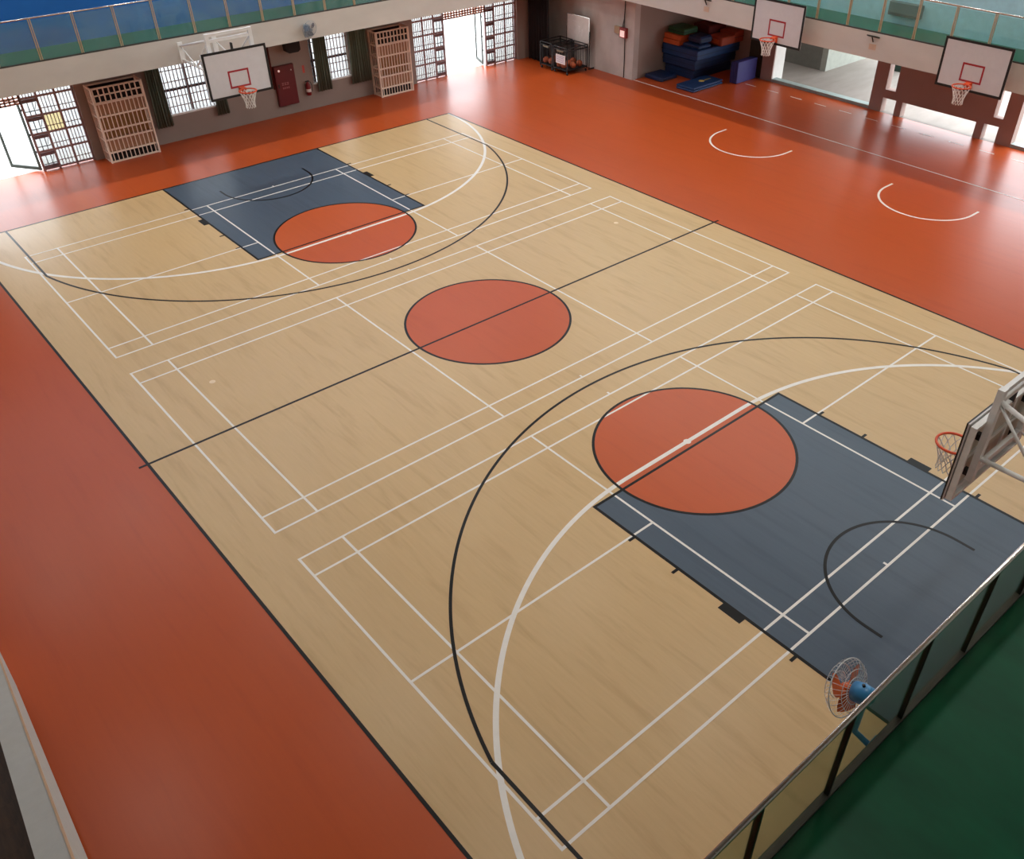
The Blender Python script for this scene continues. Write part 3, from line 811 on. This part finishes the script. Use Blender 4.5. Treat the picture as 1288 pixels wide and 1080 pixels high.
# ---- basketball hoops: local frame has the board face at x = 0 looking along +x, z from the floor
def hoop(name, label, loc, rz, zb_, reach, truss=True, arm_zw=(2.92, 3.28)):
    t = thing(name, label, 'basketball hoop', loc, rz, 'basketball hoops around the hall')
    w, h = 0.90, 1.19
    bd = B(-0.03, 0.0, -w, w, zb_, zb_ + h).build('backboard', BOARD, t)
    fr = MB(); e = 0.055
    fr.box(-0.012, 0.006, -w - 0.005, -w + e, zb_ - 0.005, zb_ + h + 0.005); fr.box(-0.012, 0.006, w - e, w + 0.005, zb_ - 0.005, zb_ + h + 0.005)
    fr.box(-0.012, 0.006, -w + e, w - e, zb_ - 0.005, zb_ + e); fr.box(-0.012, 0.006, -w + e, w - e, zb_ + h - e, zb_ + h + 0.005)
    fr.build('border', BLACK, bd)
    sq = MB(); z0 = zb_ + 0.22; z1 = z0 + 0.45; q = 0.295; k = 0.045
    sq.box(0.0, 0.004, -q, q, z0, z0 + k); sq.box(0.0, 0.004, -q, q, z1 - k, z1)
    sq.box(0.0, 0.004, -q, -q + k, z0 + k, z1 - k); sq.box(0.0, 0.004, q - k, q, z0 + k, z1 - k)
    sq.build('target_square', RED_L, bd)
    B(-0.045, -0.031, -w + 0.06, w - 0.06, zb_ + 0.06, zb_ + h - 0.06).build('rear_sheet', BOARDBACK, bd)
    zr = zb_ + 0.20; cx = 0.375; r = 0.225
    rim = MB(); rim.path([(cx + r * math.cos(2 * math.pi * i / 36), r * math.sin(2 * math.pi * i / 36), zr) for i in range(36)], 0.018, 8, True)
    rim = rim.build('rim', RIM, t, True)
    br = MB(); br.cbox(0.004, 0.02, -0.09, 0.09, zr - 0.14, zr + 0.04, 0.006)
    br.prism([(0.02, zr + 0.02), (0.16, zr + 0.015), (0.16, zr - 0.015), (0.02, zr - 0.12)], 'y', -0.075, -0.06)
    br.prism([(0.02, zr + 0.02), (0.16, zr + 0.015), (0.16, zr - 0.015), (0.02, zr - 0.12)], 'y', 0.06, 0.075)
    br.box(0.02, 0.165, -0.075, 0.075, zr + 0.006, zr + 0.02)
    br.build('rim_bracket', RIM, rim)
    nt = MB(); ns = 12
    prof = [(0.222, 0.0), (0.19, -0.09), (0.155, -0.18), (0.13, -0.27), (0.122, -0.36), (0.13, -0.42)]
    for i in range(ns):
        for sgn in (-1, 1):
            pts = []
            for j, (pr, pz) in enumerate(prof):
                a = 2 * math.pi * (i + sgn * 0.5 * j) / ns
                pts.append((cx + pr * math.cos(a), pr * math.sin(a), zr - 0.012 + pz))
            nt.path(pts, 0.0075, 4)
    nt.build('net', NET, t)
    if truss:
        X = -0.15
        for s in (-1, 1):
            B(X - 0.04, X + 0.04, s * 0.60 - 0.05, s * 0.60 + 0.05, zb_ + 0.25, zb_ + 1.62).build('upright', TUBEW, t)
            B(X + 0.04, -0.045, s * 0.60 - 0.04, s * 0.60 + 0.04, zb_ + 0.30, zb_ + 0.38).build('board_bracket', BLACK, t)
            B(X + 0.04, -0.045, s * 0.60 - 0.04, s * 0.60 + 0.04, zb_ + 0.85, zb_ + 0.93).build('board_bracket', BLACK, t)
            for (za, zw) in ((zb_ + 0.60, arm_zw[0]), (zb_ + 1.46, arm_zw[1])):
                MB().tube((X, s * 0.60, za), (-reach + 0.02, s * 0.50, zw), 0.032, 12).build('arm', TUBEW, t, True)
            MB().tube((X, s * 0.60, zb_ + 1.44), (-reach * 0.55, s * 0.55, arm_zw[0] + 0.03), 0.02, 8).build('brace', TUBEW, t, True)
            MB().tube((-reach * 0.55, s * 0.55, arm_zw[0] + 0.03), (-reach + 0.03, s * 0.50, arm_zw[1]), 0.02, 8).build('brace', TUBEW, t, True)
            B(-reach, -reach + 0.03, s * 0.50 - 0.07, s * 0.50 + 0.07, arm_zw[0] - 0.07, arm_zw[1] + 0.10).build('wall_plate', TUBEW, t)
        for z in (zb_ + 0.42, zb_ + 1.44, zb_ + 1.58):
            B(X - 0.03, X + 0.03, -0.55, 0.55, z - 0.035, z + 0.035).build('crossbar', TUBEW, t)
        B(X + 0.02, -0.045, -0.02, 0.02, zb_ + h - 0.05, zb_ + h + 0.14).build('stop', BLACK, t)
        MB().tube((X, -0.6, zb_ + 0.42), (-reach + 0.02, 0.5, arm_zw[0]), 0.016, 8).build('brace', TUBEW, t, True)
        st_ = MB()
        for z in (zb_ + 0.12, zb_ + 0.62, zb_ + 1.07): st_.box(-0.075, -0.045, -w + 0.07, w - 0.07, z - 0.03, z + 0.03)
        for y in (-0.83, -0.3, 0.3, 0.83): st_.box(-0.07, -0.045, y - 0.03, y + 0.03, zb_ + 0.09, zb_ + 1.10)
        for y in (-0.87, 0.87): st_.box(-0.12, -0.045, y - 0.02, y + 0.02, zb_ + 0.03, zb_ + h - 0.03)
        for z in (zb_ + 0.05, zb_ + h - 0.05): st_.box(-0.12, -0.045, -0.85, 0.85, z - 0.02, z + 0.02)
        st_.build('board_frame', TUBEW, t)
    else:
        for s in (-1, 1):
            for z in (3.05, 3.45):
                MB().tube((-0.03, s * 0.45, z), (-reach + 0.01, s * 0.45, z), 0.025, 10).build('arm', TUBEW, t, True)
            B(-reach, -reach + 0.02, s * 0.45 - 0.06, s * 0.45 + 0.06, 2.97, 3.53).build('wall_plate', TUBEW, t)
    return t
hoop('basketball_hoop', 'far basketball hoop with white board hung above the barred window', (-10.56, -0.05, 0), 0.0, 2.39, 13.0 - 10.56)
hoop('basketball_hoop', 'near basketball hoop seen from behind at the right edge', (10.56, 0.0, 0), math.pi, 2.36, NX - 10.56)
hoop('basketball_hoop', 'side basketball hoop in front of the mat recess and pillar', (-3.10, 13.44, 0), -H, 2.84, RY_ - 13.44, False)
hoop('basketball_hoop', 'side basketball hoop in front of the brown wall panel', (3.02, 13.44, 0), -H, 2.84, RY_ - 13.44, False)

# ---- railings with glass panes
def railing(name, label, axis, pos, posts, z0, hh, glass, pmat, railmat, facing):
    """axis 'y': runs along y at x = pos; posts = list of coordinates along the run"""
    t = thing(name, label, 'railing', (pos, posts[0], z0) if axis == 'y' else (posts[0], pos, z0))
    o0 = posts[0]
    def bx(u0, u1, w0, w1, za, zb__):
        return B(w0, w1, u0 - o0, u1 - o0, za, zb__) if axis == 'y' else B(u0 - o0, u1 - o0, w0, w1, za, zb__)
    e0, e1 = posts[0], posts[-1]
    def pt(u, w, z): return (w, u - o0, z) if axis == 'y' else (u - o0, w, z)
    MB().tube(pt(e0, 0, hh), pt(e1, 0, hh), 0.021, 14).build('handrail', railmat, t, True)
    bx(e0, e1, -0.03, 0.03, 0.0, 0.035).build('channel', CHANNEL, t)
    pw_ = 0.55 if pmat is DARKST else 1.0
    post = bx(o0 - 0.035 * pw_, o0 - 0.012 * pw_, -0.022, 0.022, 0.035, hh - 0.02)
    me = post.mesh('post'); me.materials.append(pmat)
    me2 = (bx(o0 + 0.012 * pw_, o0 + 0.035 * pw_, -0.016, 0.016, 0.035, hh - 0.02)).mesh('post'); me2.materials.append(pmat)
    for u in posts:
        loc = (0, u - o0, 0) if axis == 'y' else (u - o0, 0, 0)
        obj_from(me, 'post', t, loc); obj_from(me2, 'post_strip', t, loc)
    for a, b in zip(posts[:-1], posts[1:]):
        bx(a + 0.036 * pw_, b - 0.036 * pw_, -0.004, 0.004, 0.03, hh - 0.045).build('pane', glass, t)
    return t
railing('gallery_railing', 'glass railing with steel handrail along the near gallery', 'y', NX + 0.0 - 0.0 + 0.02, [-10.2 + 1.025 * i for i in range(24)], FZ1 + 0.012, 1.04, GLASS_N, DARKST, STEEL, -1)
railing('gallery_railing', 'glass railing with bronze posts along the far gallery', 'y', FX - 0.03, [-9.28 + 1.03 * i for i in range(22)], FZ1, 1.02, GLASS_F, BRONZE, STEEL, 1)
railing('gallery_railing', 'glass railing with bronze posts along the right gallery', 'x', RY_ + 0.03, [-12.42 + 1.03 * i for i in range(23)], RZ1, 1.02, GLASS_F, BRONZE, STEEL, -1)

# ---- right wall oddments
for (x, lab) in ((-0.17, 'dark empty fan bracket on the right gallery edge between two hoops'), (-6.22, 'dark empty fan bracket on the right gallery edge above the mats')):
    t = thing('fan_bracket', lab, 'bracket', (x, RY_, 3.42), 0, 'empty brackets on the right gallery edge')
    MB().path([(-0.18, -0.02, 0.10), (-0.12, -0.17, 0.15), (0.16, -0.17, 0.15), (0.18, -0.02, 0.10)], 0.016, 6, True).build('loop', DARKST, t)
    MB().tube((0.0, -0.10, 0.11), (0.02, -0.03, -0.03), 0.018, 6).build('stem', DARKST, t)
    B(-0.09, 0.12, -0.012, 0.0, -0.24, -0.09).build('patch_plate', mat('beige_patch', (206, 178, 156), 0.7), t)
t = thing('wall_case', 'dark grey case on the light blue wall of the right gallery', 'case', (-0.07, 15.2, 3.86))
MB().cbox(-0.5, 0.5, -0.16, 0.0, 0.0, 0.36, 0.02).build('body', mat('dark_grey_case', (78, 86, 84), 0.6), t)
B(-0.47, 0.47, -0.175, -0.16, 0.03, 0.08).build('vent', BLACK, t)

t = thing('alarm_box', 'small red box with a lit panel and cables on the grey wall', 'box', (-10.78, 14.915, 1.42))
B(-0.16, 0.16, -0.12, 0.0, 0.0, 0.34).build('body', mat('red_alarm_box', (150, 58, 54), 0.5), t)
B(-0.12, 0.10, -0.128, -0.12, 0.03, 0.25).build('lit_panel', LEDRED, t)
B(-0.46, -0.17, -0.09, 0.0, 0.10, 0.34).build('side_box', BEIGEB, t)
MB().path([(0.0, -0.05, 0.34), (-0.02, -0.03, 0.62), (0.0, -0.02, 1.50)], 0.016, 6).build('cable', CABLE, t)
MB().path([(-0.08, -0.05, 0.34), (-0.03, -0.03, 0.62)], 0.012, 6).build('cable', CABLE, t)
MB().path([(0.05, -0.03, 0.0), (0.06, -0.02, -0.7), (0.06, -0.02, -1.40)], 0.016, 6).build('cable', CABLE, t)

# ---- ball carts and the whiteboard behind them
def cart(x0, x1, y0, y1, h, label, nb, paper):
    t = thing('ball_cart', label, 'cart', ((x0 + x1) / 2, (y0 + y1) / 2, 0), 0, 'black ball carts in the far corner')
    w = (x1 - x0) / 2; d = (y1 - y0) / 2; zb0 = 0.17
    post = B(-0.018, 0.018, -0.018, 0.018, 0.10, h).mesh('post'); post.materials.append(BLACK)
    cs = MB().lathe([(0.045, -0.015), (0.05, 0.0), (0.045, 0.015)], 14, 'y').mesh('caster', True); cs.materials.append(BLACK)
    for sx in (-1, 1):
        for sy in (-1, 1):
            obj_from(post, 'post', t, (sx * (w - 0.018), sy * (d - 0.018), 0))
            obj_from(cs, 'caster', t, (sx * (w - 0.05), sy * (d - 0.05), 0.05))
    for z in (zb0, h - 0.10, h):
        r = MB()
        for sy in (-1, 1): r.box(-w, w, sy * (d - 0.015) - 0.015, sy * (d - 0.015) + 0.015, z - 0.015, z + 0.015)
        for sx in (-1, 1): r.box(sx * (w - 0.015) - 0.015, sx * (w - 0.015) + 0.015, -d, d, z - 0.015, z + 0.015)
        r.build('rail', BLACK, t)
    B(-w, w, -d, d, zb0 - 0.02, zb0).build('base_plate', BLACK, t)
    wr = MB()
    for i in range(1, 8):
        x = -w + 2 * w * i / 8
        for sy in (-1, 1): wr.tube((x, sy * (d - 0.01), zb0), (x, sy * (d - 0.01), h - 0.1), 0.006, 4)
    for i in range(1, 9):
        y = -d + 2 * d * i / 9
        for sx in (-1, 1): wr.tube((sx * (w - 0.01), y, zb0), (sx * (w - 0.01), y, h - 0.1), 0.006, 4)
    wr.build('wire_side', BLACK, t)
    B(-w * 0.45, w * 0.45, -d - 0.016, -d - 0.004, h - 0.17, h - 0.11).build('name_plate', mat('dull_plate', (120, 108, 84), 0.6), t)
    if paper:
        pp = B(-w * 0.55, w * 0.75, -d - 0.02, -d - 0.012, 0.38, 0.70).build('notice', LBL, t)
        ln = MB()
        for k in range(5):
            ln.box(-w * 0.45, w * (0.62 - 0.1 * (k % 2)), -d - 0.0212, -d - 0.0202, 0.43 + 0.05 * k, 0.445 + 0.05 * k)
        ln.build('lettering', mat('violet_grey_ink', (150, 138, 176), 0.7), pp)
    return t
cart(-13.88, -13.16, 13.46, 14.52, 0.98, 'black wire ball cart beside the black curtain', 4, False)
cart(-13.11, -12.30, 13.46, 14.52, 0.96, 'black wire ball cart with a white paper notice', 6, True)
ballm = MB().lathe([(0.12 * math.sin(math.pi * i / 12) + 1e-4, -0.12 * math.cos(math.pi * i / 12)) for i in range(13)], 18).mesh('basketball', True)
ballm.materials.append(BALL)
seam = MB()
seam.path([(0.1205 * math.cos(2 * math.pi * i / 32), 0.1205 * math.sin(2 * math.pi * i / 32), 0) for i in range(32)], 0.003, 4, True)
seam.path([(0.1205 * math.cos(2 * math.pi * i / 32), 0, 0.1205 * math.sin(2 * math.pi * i / 32)) for i in range(32)], 0.003, 4, True)
seamm = seam.mesh('seam'); seamm.materials.append(BLACK)
def ball(x, y, z, lab, grp):
    t = thing('basketball', lab, 'ball', (x, y, z), random.uniform(0, 3), grp)
    obj_from(ballm, 'cover', t); obj_from(seamm, 'seam', t)
for (x, y) in ((-13.70, 13.62), (-13.44, 13.66), (-13.58, 13.92), (-13.36, 14.2)):
    ball(x, y, 0.292, 'brown basketball in the ball cart beside the black curtain', 'basketballs in the cart by the curtain')
for (x, y) in ((-12.94, 13.64), (-12.66, 13.62), (-12.46, 13.90), (-12.76, 13.94), (-12.48, 14.25), (-12.9, 14.3)):
    ball(x, y, 0.292, 'brown basketball in the ball cart with the paper notice', 'basketballs in the cart with the notice')
t = thing('whiteboard', 'grey whiteboard on a black stand behind the ball carts', 'whiteboard', (-12.98, 14.62, 0))
B(-0.60, 0.62, -0.012, 0.012, 0.86, 1.84).build('board', BOARDW, t)
f = MB(); f.box(-0.62, -0.60, -0.02, 0.02, 0.84, 1.86); f.box(0.62, 0.64, -0.02, 0.02, 0.84, 1.86); f.box(-0.60, 0.62, -0.02, 0.02, 1.84, 1.86); f.box(-0.60, 0.62, -0.05, 0.02, 0.84, 0.87)
f.build('frame', STEEL, t)
for x in (-0.63, 0.65):
    B(x - 0.015, x + 0.015, -0.015, 0.015, 0.06, 1.40).build('leg', BLACK, t)
    B(x - 0.02, x + 0.02, -0.03, 0.26, 0.02, 0.06).build('foot', BLACK, t)
sc = MB()
for (a, b, z) in ((0.02, 0.12, 1.46), (0.10, 0.14, 1.30), (0.22, 0.26, 1.36), (-0.3, -0.1, 1.62)): sc.box(a, b, -0.0135, -0.012, z, z + 0.02)
for (a, z0_, z1_) in ((0.05, 1.2, 1.5), (0.22, 1.16, 1.4)): sc.box(a, a + 0.02, -0.0135, -0.012, z0_, z1_)
sc.build('faint_scribble', LBL, t)

# ---- mats and vaulting boxes in the recess
def gmat(name, label, x0, x1, y0, y1, z0, z1, m_, seam_z=True, rz=0.0, c=0.03, group='gymnastic mats in the recess'):
    cx, cy = (x0 + x1) / 2, (y0 + y1) / 2
    t = thing(name, label, 'mat' if 'mat' in name else 'box', (cx, cy, z0), rz, group)
    w, d, h = (x1 - x0) / 2, (y1 - y0) / 2, z1 - z0
    b = MB().cbox(-w, w, -d, d, 0, h, c).build('cover', m_, t)
    if seam_z:
        s = MB(); s.box(-w - 0.004, w + 0.004, -d - 0.004, d + 0.004, h * 0.5 - 0.008, h * 0.5 + 0.008); s.build('seam', MDARK, b)
    return t
gmat('crash_mat', 'thick navy crash mat at the bottom of the recess stack', -10.22, -8.78, 16.62, 18.80, 0.004, 0.38, MBLUE)
gmat('crash_mat', 'thick navy crash mat in the middle of the recess stack', -10.24, -8.62, 16.48, 18.84, 0.385, 0.74, MBLUE)
gmat('crash_mat', 'thick blue crash mat on top of the recess stack', -10.26, -8.50, 16.42, 18.86, 0.745, 1.10, MBLUE2)
gmat('vaulting_box', 'lower orange vaulting box section on the blue crash mats', -10.26, -9.46, 16.46, 17.30, 1.105, 1.270, MORNG, False, 0, 0.015, 'orange box sections in the recess')
gmat('vaulting_box', 'upper orange vaulting box section under the green mat', -10.26, -9.44, 16.50, 17.30, 1.275, 1.440, MORNG, False, 0, 0.015, 'orange box sections in the recess')
gmat('folded_mat', 'dark green folded mat on the orange box sections', -10.20, -9.40, 16.62, 17.40, 1.445, 1.660, MGREEN)
gmat('folded_mat', 'blue folded mat lying between the two orange piles', -9.42, -8.62, 16.62, 17.30, 1.105, 1.220, MBLUE2)
gmat('folded_mat', 'bulging dark blue folded mat on the pile centre', -9.34, -8.70, 16.78, 17.45, 1.225, 1.480, MBLUE, True, 0, 0.06)
vb = gmat('vaulting_box', 'rust leather-topped vaulting box on the blue crash mats', -9.02, -8.34, 17.55, 18.30, 1.105, 1.400, MRED, False, 0, 0.03, 'orange box sections in the recess')
B(-0.20, 0.20, -0.395, -0.376, 0.08, 0.22).build('front_panel', MORNG, vb)
gmat('vaulting_box', 'rust slatted box behind the leather-topped vaulting box', -9.10, -8.36, 18.32, 18.84, 1.105, 1.480, MRED, True, 0, 0.02, 'orange box sections in the recess')
gmat('folded_mat', 'dark maroon mat at the back of the pile', -9.95, -9.15, 17.75, 18.75, 1.105, 1.64, mat('maroon_vinyl', (96, 34, 36), 0.6), True)
gmat('floor_mat', 'small navy mat on the floor by the recess side wall', -10.22, -9.36, 15.52, 16.40, 0.004, 0.15, MBLUE, True)
gmat('floor_mat', 'lower blue mat of the flat pair on the floor', -8.55, -7.73, 15.42, 17.10, 0.004, 0.075, MBLUE2, False, 0.02, 0.02)
fm = gmat('floor_mat', 'upper blue mat with a yellow emblem on the floor', -8.58, -7.76, 15.46, 17.14, 0.080, 0.150, MBLUE2, False, 0.02, 0.02)
MB().lathe([(0.11, 0.070), (0.11, 0.0715)], 24, 'z', (0.0, 0.10, 0)).build('emblem', YELLOW, fm)
B(-0.02, 0.02, 0.28, 0.62, 0.070, 0.0715).build('emblem_stripe', YELLOW, fm)
for i in range(4):
    o = MB().cbox(-7.70 + 0.085 * i, -7.62 + 0.085 * i, 17.42, 18.55, 0.004, 0.74 + 0.01 * i, 0.02).build('standing_mat', MPURP)
    nm = ['leftmost', 'second from left', 'third from left', 'rightmost']
    tag(o, 'violet mat standing on edge by the pillar, %s of the row' % nm[i], 'mat', 'violet mats standing on edge')
t = thing('storage_board', 'dark olive board leaning at the back of the recess', 'board', (-7.62, 18.80, 0.004))
B(-0.30, 0.30, -0.06, 0.0, 0.0, 1.35).build('sheet', mat('olive_board', (58, 52, 38), 0.7), t)
B(-0.30, 0.30, -0.075, -0.06, 1.28, 1.35).build('edge_strip', mat('olive_board_edge', (92, 78, 48), 0.7), t)

# ---- roof lamps (above the frame, they light the hall)
LAMPS = [(x, y) for x in (-6.4, -0.6, 5.2, 11.0) for y in (-3.3, 3.3)]
LAMPS += [(-11.0 + 2.75 * i, 13.3) for i in range(9)]          # row along the right gallery
LAMPS += [(-12.4, -9.0 + 3.0 * i) for i in range(7)]           # row along the far gallery
LAMPS += [(-2.0, -9.7)]                                        # added to brighten the floor on the left side
hous = MB().lathe([(0.30, 0.0), (0.31, 0.05), (0.20, 0.16), (0.10, 0.26), (0.06, 0.32)], 20).mesh('housing', True); hous.materials.append(LAMPH)
lens = MB().lathe([(0.28, -0.006), (0.28, 0.0)], 20).mesh('lens'); lens.materials.append(LAMPE)
ld_ = bpy.data.lights.new('roof_lamp_light', 'AREA'); ld_.shape = 'DISK'; ld_.size = 0.56
ld_.energy = LAMP_W; ld_.color = LAMP_COL
for (x, y) in LAMPS:
        t = thing('roof_lamp', 'round roof lamp hanging over the hall', 'lamp', (x, y, 11.85), 0, 'lamps under the roof')
        obj_from(hous, 'housing', t); obj_from(lens, 'lens', t)
        l = bpy.data.objects.new('roof_lamp_light', ld_); COL.objects.link(l); l.parent = t; l.location = (0, 0, -0.02)
